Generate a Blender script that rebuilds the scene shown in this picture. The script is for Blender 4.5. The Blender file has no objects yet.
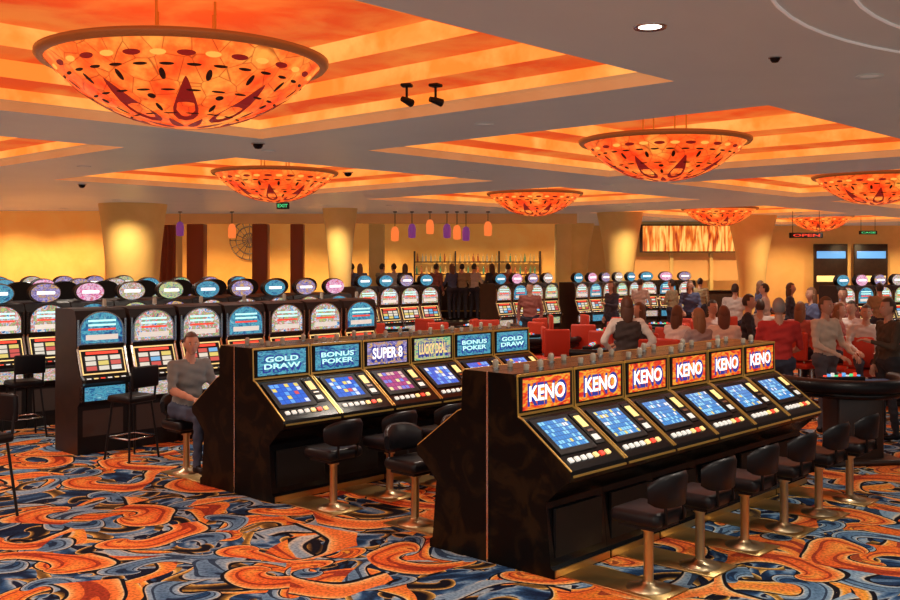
import bpy, bmesh, math, random
from mathutils import Vector, Matrix
random.seed(7)
sc=bpy.context.scene
col=sc.collection
sc.view_settings.view_transform='Standard'
F=1000.0; HOR=262.0; H=2.2
U=Vector((.683,.730,0)); V=Vector((-.730,.683,0)); O=Vector((.28,7.33,0))
TH=math.atan2(.730,.683)
def W(u,v,z=0):
    p=O+U*u+V*v; return Vector((p.x,p.y,z))
# ---------------------------------------------------------------- materials
class G:
    def __init__(s,name):
        s.m=bpy.data.materials.new(name); s.m.use_nodes=True
        s.nt=s.m.node_tree; s.nt.nodes.clear()
        s.out=s.nt.nodes.new('ShaderNodeOutputMaterial')
    def n(s,t,ins=None,**at):
        nd=s.nt.nodes.new(t)
        for k,v in at.items(): setattr(nd,k,v)
        for k,v in (ins or {}).items():
            if isinstance(v,bpy.types.NodeSocket): s.nt.links.new(v,nd.inputs[k])
            else: nd.inputs[k].default_value=v
        return nd
    def math(s,op,a,b=0.0,c=0.0):
        return s.n('ShaderNodeMath',{0:a,1:b,2:c},operation=op).outputs[0]
    def mix(s,fac,a,b,bt='MIX'):
        a=(a[0],a[1],a[2],1) if isinstance(a,tuple) else a; b=(b[0],b[1],b[2],1) if isinstance(b,tuple) else b
        return s.n('ShaderNodeMix',{0:fac,6:a,7:b},data_type='RGBA',blend_type=bt).outputs[2]
    def ramp(s,fac,stops,interp='LINEAR'):
        nd=s.n('ShaderNodeValToRGB',{0:fac}); cr=nd.color_ramp; cr.interpolation=interp
        while len(cr.elements)<len(stops): cr.elements.new(.5)
        for e,(p,c) in zip(cr.elements,stops):
            e.position=p; e.color=(c[0],c[1],c[2],1)
        return nd.outputs[0]
    def pbr(s,color,rough=.5,metal=0,em=None,es=0,spec=.5,coat=0):
        nd=s.n('ShaderNodeBsdfPrincipled',{'Roughness':rough,'Metallic':metal})
        def setc(k,c):
            if isinstance(c,bpy.types.NodeSocket): s.nt.links.new(c,nd.inputs[k])
            else: nd.inputs[k].default_value=(c[0],c[1],c[2],1)
        setc('Base Color',color)
        nd.inputs['Specular IOR Level'].default_value=spec
        nd.inputs['Coat Weight'].default_value=coat
        if em is not None:
            setc('Emission Color',em)
            if isinstance(es,bpy.types.NodeSocket): s.nt.links.new(es,nd.inputs['Emission Strength'])
            else: nd.inputs['Emission Strength'].default_value=es
        s.nt.links.new(nd.outputs[0],s.out.inputs[0])
        return s.m
def P(name,c,r=.5,m=0,em=None,es=0,spec=.5,coat=0): return G(name).pbr(c,r,m,em,es,spec,coat)
def mottle(name,c1,c2,scale=2,rough=.7,es=0,det=4,coord='Object',base=None,lo=.3,hi=.7):
    g=G(name); tc=g.n('ShaderNodeTexCoord')
    no=g.n('ShaderNodeTexNoise',{'Vector':tc.outputs[coord],'Scale':scale,'Detail':det,'Roughness':.62,'Distortion':.4})
    r=g.ramp(no.outputs['Fac'],[(lo,c1),(hi,c2)])
    return g.pbr(base or r,rough,0,r if es else None,es)
M={}
M['black']=P('black_gloss',(.004,.004,.005),.2,0,spec=.28)
M['blackm']=P('black_satin',(.006,.006,.007),.5,spec=.3)
M['vinyl']=P('black_vinyl',(.005,.005,.007),.40,spec=.25)
M['chrome']=P('chrome',(.6,.58,.55),.22,1)
M['brass']=P('brass',(.62,.42,.17),.38,1)
M['polemetal']=P('satin_pole',(.66,.52,.32),.35,1)
M['gold']=P('gold_trim',(.75,.5,.16),.3,1,(.9,.5,.10),.14)
M['wood']=mottle('dark_wood',(.014,.006,.004),(.034,.014,.008),6,.4)
g=G('cabinet_side_reflection'); tc=g.n('ShaderNodeTexCoord')
no=g.n('ShaderNodeTexNoise',{'Vector':tc.outputs['Object'],'Scale':4.2,'Detail':4.0,'Distortion':1.4})
M['side']=g.pbr(g.ramp(no.outputs['Fac'],[(.5,(.003,.003,.003)),(.64,(.018,.011,.005))]),.35,spec=.12)  # brown mottle paints blurred reflections into the cabinet colour
M['white']=P('white_text',(.9,.9,.9),.4,0,(1,1,1),1.1)
M['softwhite']=P('button_white',(.6,.6,.55),.4,0,(1,.95,.85),.60)
M['navytxt']=P('navy_outline',(.02,.03,.2),.4,0,(.03,.05,.4),.6)
M['yellowlit']=P('lit_yellow',(.8,.6,.2),.4,0,(1,.72,.28),.85)
M['redlit']=P('lit_red',(.8,.05,.03),.4,0,(1,.08,.04),.8)
M['bluelit']=P('lit_blue',(.1,.3,.8),.4,0,(.15,.5,1),.7)
M['greenlit']=P('lit_green',(.1,.8,.3),.4,0,(.1,1,.35),.6)
M['bottle']=P('bottle_glass',(.25,.14,.05),.15,0,(.9,.5,.15),.35)
M['bottle2']=P('bottle_glass_green',(.06,.16,.08),.15,0,(.3,.7,.3),.12)
M['cyantxt']=P('lit_cyan',(.4,.9,.9),.4,0,(.55,1,.95),1.0)
M['ledge']=mottle('cove_ledge_orange_glow',(.92,.075,.010),(1.0,.24,.038),1.1,.7,.68,5,base=(.26,.07,.02),lo=.38,hi=.62)  # cove lighting is put into the emission of ledge, riser and lip
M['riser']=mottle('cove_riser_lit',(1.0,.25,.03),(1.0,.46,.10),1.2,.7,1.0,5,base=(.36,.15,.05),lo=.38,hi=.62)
M['lip']=mottle('cove_lip_tan_glow',(.80,.28,.09),(.95,.42,.17),.8,.7,.45,base=(.38,.21,.10))
M['soffit']=mottle('soffit_paint_glow',(.44,.47,.43),(.51,.53,.48),.4,.42,.11)  # ceiling paint glows faintly by itself as added fill light
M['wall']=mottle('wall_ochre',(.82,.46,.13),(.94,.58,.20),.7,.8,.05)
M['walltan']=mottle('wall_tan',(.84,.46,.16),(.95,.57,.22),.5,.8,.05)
M['wallbright']=mottle('wall_gold_glow',(.88,.40,.08),(1.0,.54,.14),.9,.8,.16)  # self-glow added to brighten the wall; other walls and columns glow fainter
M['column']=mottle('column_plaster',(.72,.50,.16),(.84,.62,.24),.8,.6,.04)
M['redpil']=P('red_pillar',(.36,.08,.03),.4)
M['dark']=P('dark_recess',(.05,.035,.03),.7)
M['purple']=P('purple_glass',(.2,.06,.3),.3,0,(.34,.07,.36),.35)
M['ambglass']=P('amber_glass',(.6,.10,.03),.3,0,(1,.20,.04),.95)
M['felt']=mottle('teal_felt',(.02,.16,.26),(.03,.22,.34),10,.9)
M['feltblue']=mottle('blue_felt',(.04,.11,.26),(.06,.15,.34),10,.9)
M['orangev']=P('red_upholstery',(.60,.050,.02),.5)
M['skin']=P('skin',(.60,.33,.22),.5)
M['lens']=P('lamp_lens',(1,.95,.85),.4,0,(1,.93,.8),6)
M['lensfill']=P('fill_lens_dim',(.5,.48,.45),.4,0,(1,.9,.75),.15)  # barely visible lens for the added fill spots
M['trimw']=P('moulding_paint',(.7,.68,.65),.6,0,(1,.95,.9),.15)
M['glass']=P('frosted_glass',(.35,.30,.24),.15,.0,(1,.8,.5),.05)
g=G('bowl_mosaic_orange'); tc=g.n('ShaderNodeTexCoord')
no=g.n('ShaderNodeTexNoise',{'Vector':tc.outputs['Object'],'Scale':2.4,'Detail':5.0,'Roughness':.65})
r1=g.ramp(no.outputs['Fac'],[(.36,(.95,.05,.006)),(.5,(1,.14,.016)),(.66,(1,.36,.05))])
vo=g.n('ShaderNodeTexVoronoi',{'Vector':tc.outputs['Object'],'Scale':5.0},feature='DISTANCE_TO_EDGE')
ed=g.ramp(vo.outputs['Distance'],[(.0,(.40,.3,.25)),(.035,(1,1,1))])
M['bowl']=g.pbr((.22,.05,.015),.35,0,g.mix(1.0,r1,ed,'MULTIPLY'),1.08)
M['petal']=P('bowl_dark_red',(.15,.01,.01),.35,0,(.40,.012,.01),.45)
M['dash']=P('bowl_black_dash',(.03,.01,.01),.5)
M['amber']=P('bowl_amber',(.4,.2,.05),.35,0,(1,.42,.07),1.05)
M['rim']=P('rim_bronze',(.28,.11,.04),.4,.4,(.8,.22,.05),.12)
# carpet
g=G('carpet_swirl'); geo=g.n('ShaderNodeNewGeometry')
def vscale(v,s): return g.n('ShaderNodeVectorMath',{0:v,'Scale':s},operation='SCALE').outputs[0]
def vadd(a,b): return g.n('ShaderNodeVectorMath',{0:a,1:b},operation='ADD').outputs[0]
nz=g.n('ShaderNodeTexNoise',{'Vector':geo.outputs['Position'],'Scale':1.0,'Detail':1.0})
vec=vadd(geo.outputs['Position'],vscale(vadd(nz.outputs['Color'],(-.5,-.5,-.5)),.7))
def comma(sc_,off,k,th0,thd,aspect=1.0):
    mp=g.n('ShaderNodeMapping',{'Vector':vec,'Scale':(sc_,sc_*aspect,1),'Location':off})
    vv=mp.outputs[0]
    vo=g.n('ShaderNodeTexVoronoi',{'Vector':vv,'Scale':1.0,'Randomness':.8},feature='F1',voronoi_dimensions='2D')
    loc=g.n('ShaderNodeVectorMath',{0:vv,1:vo.outputs['Position']},operation='SUBTRACT')
    sp=g.n('ShaderNodeSeparateXYZ',{0:loc.outputs[0]})
    ang=g.math('ARCTAN2',sp.outputs[1],sp.outputs[0])
    cr=g.n('ShaderNodeSeparateColor',{0:vo.outputs['Color']})
    a=g.math('ADD',g.math('ADD',ang,g.math('MULTIPLY',vo.outputs['Distance'],k)),g.math('MULTIPLY',cr.outputs[0],6.28))
    t=g.math('MULTIPLY_ADD',g.math('SINE',a),.5,.5)
    th=g.math('MULTIPLY_ADD',vo.outputs['Distance'],thd,th0)
    return g.math('SUBTRACT',t,th)
navy=(.005,.013,.045); blue=(.022,.075,.19); lb=(.15,.28,.44); cream=(.72,.58,.34); orng=(.74,.14,.025); dor=(.40,.05,.015); yel=(.82,.38,.05); blk=(.006,.006,.012)
bn=g.n('ShaderNodeTexNoise',{'Vector':vec,'Scale':1.35,'Detail':2.0,'Distortion':2.4})
base=g.ramp(bn.outputs['Fac'],[(.32,navy),(.42,(.012,.035,.09)),(.47,blue),(.52,lb),(.555,(.36,.44,.48)),(.57,navy),(.66,blk),(.70,blue)])
def layer(base,e,stops,ow=.05,stripes=None):
    x=g.math('ADD',e,ow)
    c=g.ramp(x,[(0,blk),(ow*.9,blk)]+[(ow+p,cc) for p,cc in stops])
    if stripes:
        s_=g.math('GREATER_THAN',g.math('SINE',g.math('MULTIPLY',e,stripes[0])),stripes[1])
        s_=g.math('MULTIPLY',s_,g.math('GREATER_THAN',e,.10))
        c=g.mix(g.math('MULTIPLY',s_,.85),c,stripes[2])
    return g.mix(g.math('GREATER_THAN',x,0.0),base,c)
base=layer(base,comma(2.2,(3.3,1.1,0),7,.50,.40),[(.01,cream),(.06,(.70,.42,.08)),(.16,(.22,.12,.03)),(.3,blk)],.02)
base=layer(base,comma(1.05,(9.2,2.7,0),6.5,.56,.42),[(.005,cream),(.035,yel),(.10,(.80,.24,.05)),(.30,orng),(.40,yel)],.07,(38,.55,(.24,.02,.02)))
base=layer(base,comma(1.45,(.7,5.1,0),6,.60,.42),[(.01,(.62,.58,.46)),(.05,(.28,.40,.50)),(.18,lb),(.36,(.01,.05,.14))],.07,(45,.50,navy))
base=layer(base,comma(.95,(0,0,0),-6.2,.56,.42,1.12),[(.005,cream),(.03,(.88,.45,.14)),(.12,(.80,.22,.05)),(.28,(.72,.12,.025)),(.40,(.88,.36,.07))],.08,(34,.62,(.26,.025,.015)))
fn=g.n('ShaderNodeTexNoise',{'Vector':geo.outputs['Position'],'Scale':42.0,'Detail':2.0})
fr=g.ramp(fn.outputs['Fac'],[(.35,(.5,.5,.55)),(.6,(1.2,1.15,1.12))])
M['carpet']=g.pbr(g.mix(.8,base,fr,'MULTIPLY'),.95,spec=.1)
def uvgrid(name,c1,c2,mort,sx,sy,es,bias=0,mort_size=.03):
    g=G(name); tc=g.n('ShaderNodeTexCoord')
    oi=g.n('ShaderNodeObjectInfo')
    mp=g.n('ShaderNodeMapping',{'Vector':tc.outputs['UV'],'Scale':(sx,sy,1)})
    ad=g.n('ShaderNodeVectorMath',{0:mp.outputs[0]},operation='FLOOR')
    rr=g.n('ShaderNodeCombineXYZ',{2:oi.outputs['Random']})
    a2=g.n('ShaderNodeVectorMath',{0:ad.outputs[0],1:rr.outputs[0]},operation='ADD')
    wn=g.n('ShaderNodeTexWhiteNoise',{'Vector':a2.outputs[0]})
    cc=g.ramp(wn.outputs['Value'],[(.0,c1),(.55,c1),(.6,c2),(1,c2)] if bias==0 else bias,'CONSTANT')
    fr=g.n('ShaderNodeVectorMath',{0:mp.outputs[0]},operation='FRACTION')
    sp=g.n('ShaderNodeSeparateXYZ',{0:fr.outputs[0]})
    ex=g.math('GREATER_THAN',g.math('ABSOLUTE',g.math('SUBTRACT',sp.outputs[0],.5)),.5-mort_size*3)
    ey=g.math('GREATER_THAN',g.math('ABSOLUTE',g.math('SUBTRACT',sp.outputs[1],.5)),.5-mort_size*3)
    e=g.math('MAXIMUM',ex,ey)
    mx=g.n('ShaderNodeMix',{0:e,6:cc,7:(mort[0],mort[1],mort[2],1)},data_type='RGBA')
    return g.pbr((.02,.02,.02),.12,0,mx.outputs[2],es)
M['scr']=uvgrid('keno_screen',(.05,.22,.62),(.30,.70,1.0),(.03,.14,.42),10,7,1.05,[(0,(.06,.30,.72)),(.5,(.30,.72,.98)),(.85,(.95,.98,1)),(.96,(1,.8,.2))])
M['scr2']=uvgrid('video_screen',(.02,.10,.60),(.15,.45,.95),(.02,.10,.6),6,5,1.0,[(0,(.03,.16,.75)),(.45,(.15,.45,.98)),(.72,(.85,.92,1)),(.86,(.95,.75,.15)),(.94,(.8,.1,.1))])
M['scr3']=uvgrid('video_screen_red',(.40,.10,.35),(.85,.65,.55),(.25,.04,.2),6,5,1.0,[(0,(.5,.08,.25)),(.4,(.85,.6,.5)),(.65,(.2,.25,.8)),(.85,(1,.85,.4))])
M['reels']=uvgrid('reel_window',(.9,.85,.75),(.9,.3,.2),(.02,.02,.02),3,3,.85,[(0,(.95,.85,.7)),(.4,(.8,.12,.1)),(.6,(.2,.55,.9)),(.75,(.95,.75,.2)),(.9,(.95,.9,.85))])
def art(name,pal,scale,es):
    g=G(name); tc=g.n('ShaderNodeTexCoord'); oi=g.n('ShaderNodeObjectInfo')
    mp=g.n('ShaderNodeMapping',{'Vector':tc.outputs['UV'],'Scale':(scale,scale,1)})
    rr=g.n('ShaderNodeCombineXYZ',{2:g.math('MULTIPLY',oi.outputs['Random'],37.0)})
    a2=g.n('ShaderNodeVectorMath',{0:mp.outputs[0],1:rr.outputs[0]},operation='ADD')
    no=g.n('ShaderNodeTexNoise',{'Vector':a2.outputs[0],'Scale':1.0,'Detail':3.0,'Distortion':1.5})
    st=[(.28+.44*i/(len(pal)-1),c) for i,c in enumerate(pal)]
    r=g.ramp(no.outputs['Fac'],st)
    return g.pbr((.03,.03,.03),.15,0,r,es)
M['flame']=art('flame_glass',[(.45,.01,.005),(.85,.03,.01),(.95,.12,.01),(1,.50,.04),(.9,.08,.02)],5,.95)
M['artblue']=art('art_glass_blue',[(.005,.03,.14),(.01,.12,.30),(.10,.45,.55),(.01,.08,.25),(.3,.65,.7)],6,1.0)
M['artpurp']=art('art_glass_purple',[(.12,.01,.22),(.55,.45,.7),(.05,.05,.35),(.8,.5,.1),(.3,.02,.3)],6,1.0)
M['artgreen']=art('art_glass_green',[(.01,.12,.12),(.1,.5,.3),(.75,.6,.2),(.02,.15,.35),(.6,.1,.2)],6,1.0)
M['artpink']=art('art_glass_pink',[(.35,.01,.15),(.85,.12,.35),(.9,.7,.8),(.5,.02,.3),(1,.4,.1)],6,1.0)
M['artmix']=art('art_glass_mixed',[(.01,.03,.2),(.05,.35,.7),(.85,.85,.8),(.75,.08,.10),(.08,.5,.3),(.85,.6,.12),(.02,.05,.3)],8,.95)
g=G('fire_wall_art'); tc=g.n('ShaderNodeTexCoord')
mp=g.n('ShaderNodeMapping',{'Vector':tc.outputs['UV'],'Scale':(30,.9,1)})
no=g.n('ShaderNodeTexNoise',{'Vector':mp.outputs[0],'Scale':1.0,'Detail':3.0,'Distortion':.5})
r=g.ramp(no.outputs['Fac'],[(.34,(.40,.03,.01)),(.47,(.95,.20,.02)),(.6,(1,.66,.16))])
M['fireart']=g.pbr((.1,.05,.02),.5,0,r,1.0)
# ---------------------------------------------------------------- mesh builder
class MB:
    def __init__(s): s.v=[];s.f=[];s.m=[];s.uv=[];s.sm=[];s.mats=[];s.M=Matrix.Identity(4)
    def mi(s,k):
        if k not in s.mats: s.mats.append(k)
        return s.mats.index(k)
    def add(s,vs,fs,mat,smooth=False,uvs=None):
        b=len(s.v); s.v+= [s.M@Vector(p) for p in vs]
        single=not isinstance(mat,list)
        for i,f in enumerate(fs):
            s.f.append([b+j for j in f]); s.m.append(s.mi(mat if single else mat[i])); s.sm.append(smooth)
            s.uv.append(uvs[i] if uvs else None)
    def quad(s,p,mat): s.add(p,[(0,1,2,3)],mat,False,[[(0,0),(1,0),(1,1),(0,1)]])
    def box(s,c,sz,mat,bev=0,seg=2):
        if bev<=0:
            x,y,z=[a/2 for a in sz]
            vs=[(c[0]+i*x,c[1]+j*y,c[2]+k*z) for i in(-1,1) for j in(-1,1) for k in(-1,1)]
            s.add(vs,[(0,1,3,2),(4,6,7,5),(0,4,5,1),(2,3,7,6),(0,2,6,4),(1,5,7,3)],mat)
        else:
            bm=bmesh.new(); bmesh.ops.create_cube(bm,size=1)
            for v in bm.verts: v.co=Vector((v.co.x*sz[0]+c[0],v.co.y*sz[1]+c[1],v.co.z*sz[2]+c[2]))
            bmesh.ops.bevel(bm,geom=bm.edges[:],offset=bev,segments=seg,affect='EDGES',profile=.5)
            bm.verts.index_update()
            s.add([v.co[:] for v in bm.verts],[[v.index for v in f.verts] for f in bm.faces],mat,True); bm.free()
    def prism(s,prof,x0,x1,mat,capmat=None):
        n=len(prof); vs=[(x0,a,b) for a,b in prof]+[(x1,a,b) for a,b in prof]
        fs=[(i,(i+1)%n,n+(i+1)%n,n+i) for i in range(n)]
        s.add(vs,fs,mat); s.add(vs,[list(range(n))[::-1],list(range(n,2*n))],capmat or mat)
    def poly(s,pts,z0,z1,mat,top=None):
        n=len(pts); vs=[(a,b,z0) for a,b in pts]+[(a,b,z1) for a,b in pts]
        s.add(vs,[(i,(i+1)%n,n+(i+1)%n,n+i) for i in range(n)]+[list(range(n))[::-1]],mat)
        s.add(vs,[list(range(n,2*n))],top or mat)
    def lathe(s,prof,c,mat,seg=24,sx=1,sy=1,cap=True):
        vs=[];fs=[];n=len(prof)
        for i in range(seg):
            a=2*math.pi*i/seg
            for r,z in prof: vs.append((c[0]+r*sx*math.cos(a),c[1]+r*sy*math.sin(a),c[2]+z))
        for i in range(seg):
            j=(i+1)%seg
            for k in range(n-1): fs.append((i*n+k,j*n+k,j*n+k+1,i*n+k+1))
        s.add(vs,fs,mat,True)
        if cap:
            s.add(vs,[[i*n for i in range(seg)][::-1],[i*n+n-1 for i in range(seg)]],mat)
    def tube(s,path,rad,mat,seg=8,closed=False):
        path=[Vector(p) for p in path]; n=len(path)
        if not isinstance(rad,(list,tuple)): rad=[rad]*n
        vs=[];fs=[];up=Vector((0,0,1))
        for i,p in enumerate(path):
            if closed: d=path[(i+1)%n]-path[i-1]
            else: d=path[min(i+1,n-1)]-path[max(i-1,0)]
            d.normalize(); a=d.cross(up)
            if a.length<.05: a=d.cross(Vector((1,0,0)))
            a.normalize(); b=d.cross(a)
            for k in range(seg):
                t=2*math.pi*k/seg; vs.append(p+(a*math.cos(t)+b*math.sin(t))*rad[i])
        for i in range(n if closed else n-1):
            i2=(i+1)%n
            for k in range(seg):
                k2=(k+1)%seg; fs.append((i*seg+k,i*seg+k2,i2*seg+k2,i2*seg+k))
        s.add(vs,fs,mat,True)
        if not closed: s.add(vs,[list(range(seg))[::-1],[(n-1)*seg+k for k in range(seg)]],mat,True)
    def ell(s,c,r,mat,su=14,sv=9,R=None):
        vs=[];fs=[];R=R or Matrix.Identity(3)
        for j in range(sv+1):
            ph=-math.pi/2+math.pi*j/sv
            for i in range(su):
                th=2*math.pi*i/su
                vs.append(Vector(c)+R@Vector((r[0]*math.cos(ph)*math.cos(th),r[1]*math.cos(ph)*math.sin(th),r[2]*math.sin(ph))))
        for j in range(sv):
            for i in range(su):
                i2=(i+1)%su; fs.append((j*su+i,j*su+i2,(j+1)*su+i2,(j+1)*su+i))
        s.add(vs,fs,mat,True)
    def mesh(s,name):
        me=bpy.data.meshes.new(name); me.from_pydata([tuple(v) for v in s.v],[],s.f)
        for k in s.mats: me.materials.append(M[k] if isinstance(k,str) else k)
        uvl=me.uv_layers.new(name='UVMap')
        for p in me.polygons:
            p.material_index=s.m[p.index]; p.use_smooth=s.sm[p.index]
            u=s.uv[p.index]
            if u:
                for li,c in zip(p.loop_indices,u): uvl.data[li].uv=c
        me.update(); return me
def obj(name,me,loc=(0,0,0),rz=0,parent=None,sc_=1):
    o=bpy.data.objects.new(name,me); o.location=loc; o.rotation_euler=(0,0,rz)
    if sc_!=1: o.scale=(sc_,)*3
    if parent: o.parent=parent
    col.objects.link(o); return o
def textgeo(body,w,h):
    cu=bpy.data.curves.new('t','FONT'); cu.body=body; cu.align_x='CENTER'; cu.align_y='CENTER'; cu.extrude=.02; cu.offset=.02; cu.resolution_u=3
    o=bpy.data.objects.new('t',cu); col.objects.link(o); bpy.context.view_layer.update()
    dg=bpy.context.evaluated_depsgraph_get(); me=bpy.data.meshes.new_from_object(o.evaluated_get(dg))
    vs=[v.co.copy() for v in me.vertices]; fs=[list(p.vertices) for p in me.polygons]
    bpy.data.objects.remove(o); bpy.data.meshes.remove(me)
    x0=min(v.x for v in vs);x1=max(v.x for v in vs);y0=min(v.y for v in vs);y1=max(v.y for v in vs)
    return [((v.x-(x0+x1)/2)/(x1-x0)*w,(v.y-(y0+y1)/2)/(y1-y0)*h,v.z) for v in vs],fs
def addtext(mb,body,cx,y,cz,w,h,mat,depth=.006):
    vs,fs=textgeo(body,w,h)
    mb.add([(cx+a,y-(.5+c/.04)*depth*.5,cz+b) for a,b,c in vs],fs,mat)
# ---------------------------------------------------------------- machines
KW=.685
def video_machine(signmat,text,scr,txtmat='white',outline='navytxt'):
    mb=MB(); h=KW/2
    prof=[(-.005,0),(-.60,0),(-.60,.06),(-.57,.08),(-.53,.52),(-.68,.66),(-.735,.69),(-.75,.73),(-.735,.765),(-.31,1.075),(-.27,1.09),(-.26,1.37),(-.235,1.395),(-.005,1.395)]
    mb.prism(prof,-h,h,'black','side')
    for sx in(-1,1):
        x=sx*(h-.012)
        mb.prism([(-.742,.77),(-.312,1.083),(-.275,1.098),(-.266,1.39),(-.26,1.39),(-.268,1.09),(-.305,1.073),(-.735,.76)],x-.006,x+.006,'gold')
    mb.box((0,-.268,1.105),(KW-.03,.02,.018),'gold'); mb.box((0,-.268,1.385),(KW-.03,.02,.018),'gold')
    mb.box((0,-.266,1.245),(KW-.06,.016,.262),'blackm')
    mb.quad([(-.285,-.276,1.128),(.285,-.276,1.128),(.285,-.276,1.36),(-.285,-.276,1.36)],signmat)
    if outline: addtext(mb,text,.004,-.278,1.236,.47,.17,outline,.004)
    addtext(mb,text,0,-.281,1.244,.43,.115,txtmat,.004)
    A=Vector((0,-.31,1.075)); B=Vector((0,-.735,.765)); D=B-A; N=Vector((0,-D.z,D.y)).normalized()
    if N.z<0: N=-N
    def S(x,t,o=0): p=A+D*t+N*o; return (x,p.y,p.z)
    def slab(x0,x1,t0,t1,o0,o1,mat):
        vs=[S(x0,t1,o0),S(x1,t1,o0),S(x1,t0,o0),S(x0,t0,o0),S(x0,t1,o1),S(x1,t1,o1),S(x1,t0,o1),S(x0,t0,o1)]
        mb.add(vs,[(0,1,5,4),(1,2,6,5),(2,3,7,6),(3,0,4,7)],mat)
        mb.add(vs,[(4,5,6,7)],mat,False,[[(0,0),(1,0),(1,1),(0,1)]])
    slab(-.29,.15,.05,.72,0,.012,'blackm'); slab(-.24,.10,.12,.63,.012,.014,scr)
    slab(.18,.29,.06,.66,0,.008,'blackm'); slab(.20,.27,.12,.34,.008,.012,'yellowlit'); slab(.20,.27,.40,.44,.008,.014,'chrome'); slab(.20,.27,.50,.60,.008,.012,'softwhite')
    for i in range(7):
        x=-.26+i*.075; slab(x,x+.042,.80,.87,0,.014,['softwhite','softwhite','softwhite','softwhite','yellowlit','redlit','yellowlit'][i])
    mb.box((0,-.752,.73),(KW-.04,.012,.014),'gold')
    mb.box((0,-.56,.30),(KW-.12,.02,.34),'blackm'); mb.box((0,-.603,.035),(KW-.02,.01,.05),'brass')
    mb.lathe([(.018,0),(.022,.004),(.024,.05),(.018,.065),(.010,.07)],(.12,-.12,1.395),'glass',12)
    mb.lathe([(.030,0),(.030,.010)],(.12,-.12,1.395),'chrome',12)
    mb.lathe([(.02,0),(.024,.035),(.020,.045)],(-.05,-.12,1.395),'glass',12)
    return mb
VM={}
VM['keno']=video_machine('flame','KENO','scr').mesh('keno_mesh')
VM['a']=video_machine('artblue','GOLD\nDRAW','scr2','cyantxt').mesh('vm_a')
VM['b']=video_machine('artblue','BONUS\nPOKER','scr2','cyantxt').mesh('vm_b')
VM['c']=video_machine('artpurp','SUPER 8','scr3','white').mesh('vm_c')
VM['d']=video_machine('artgreen','LUCKY DEAL','scr2','yellowlit').mesh('vm_d')
def stool_mesh():
    mb=MB()
    mb.box((0,.22,.006),(.36,.85,.012),'brass',.004,1)
    mb.lathe([(.15,0),(.15,.012),(.06,.03),(.045,.05)],(0,0,.01),'polemetal',20)
    mb.lathe([(.034,.04),(.034,.38),(.05,.39),(.05,.44)],(0,0,.01),'polemetal',16)
    mb.M=Matrix.Translation((0,0,-.06))
    mb.box((0,0,.515),(.30,.28,.03),'blackm')
    mb.box((0,0,.575),(.40,.38,.10),'vinyl',.045,4)
    path=[(math.sin(a)*.22,-math.cos(a)*.19-.02,0) for a in [(-1.05+2.1*i/10) for i in range(11)]]
    vs=[];fs=[]
    for i,p in enumerate(path):
        r=Vector((p[0],p[1]+.02,0)).normalized()
        q=abs((i-5)/5); dz=-.07*q**3; db=.04*q**4
        ring=[(0,.65+db),(.03,.66+db),(.045,.85),(.03,.885),(0,.87),(-.010,.68+db)]
        for o,z in ring: vs.append((p[0]+r.x*o,p[1]+r.y*o,z+(dz if z>.8 else 0)))
    n=len(path)
    for i in range(n-1):
        for k in range(6): fs.append((i*6+k,i*6+(k+1)%6,(i+1)*6+(k+1)%6,(i+1)*6+k))
    mb.add(vs,fs,'vinyl',True); mb.add(vs,[list(range(6)),list(range(6*n-6,6*n))[::-1]],'vinyl')
    for sx in(-1,1): mb.tube([(sx*.1,-.10,.52),(sx*.11,-.20,.55),(sx*.11,-.195,.72)],.012,'blackm',8)
    return mb
STOOL=stool_mesh().mesh('stool_mesh')
def bar_stool():
    mb=MB()
    mb.box((0,0,.68),(.40,.38,.08),'vinyl',.035,3)
    for sx in(-1,1):
        for sy in(-1,1): mb.tube([(sx*.15,sy*.14,.66),(sx*.21,sy*.20,.0)],.013,'blackm',8)
        mb.tube([(sx*.17,-.17,.66),(sx*.17,-.21,.98)],.013,'blackm',8)
    mb.tube([(.188,.178,.25),(-.188,.178,.25),(-.188,-.178,.25),(.188,-.178,.25)],.01,'chrome',6,True)
    mb.box((0,-.21,.93),(.38,.05,.24),'vinyl',.024,3)
    return mb
BSTOOL=bar_stool().mesh('bar_stool_mesh')
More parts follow.
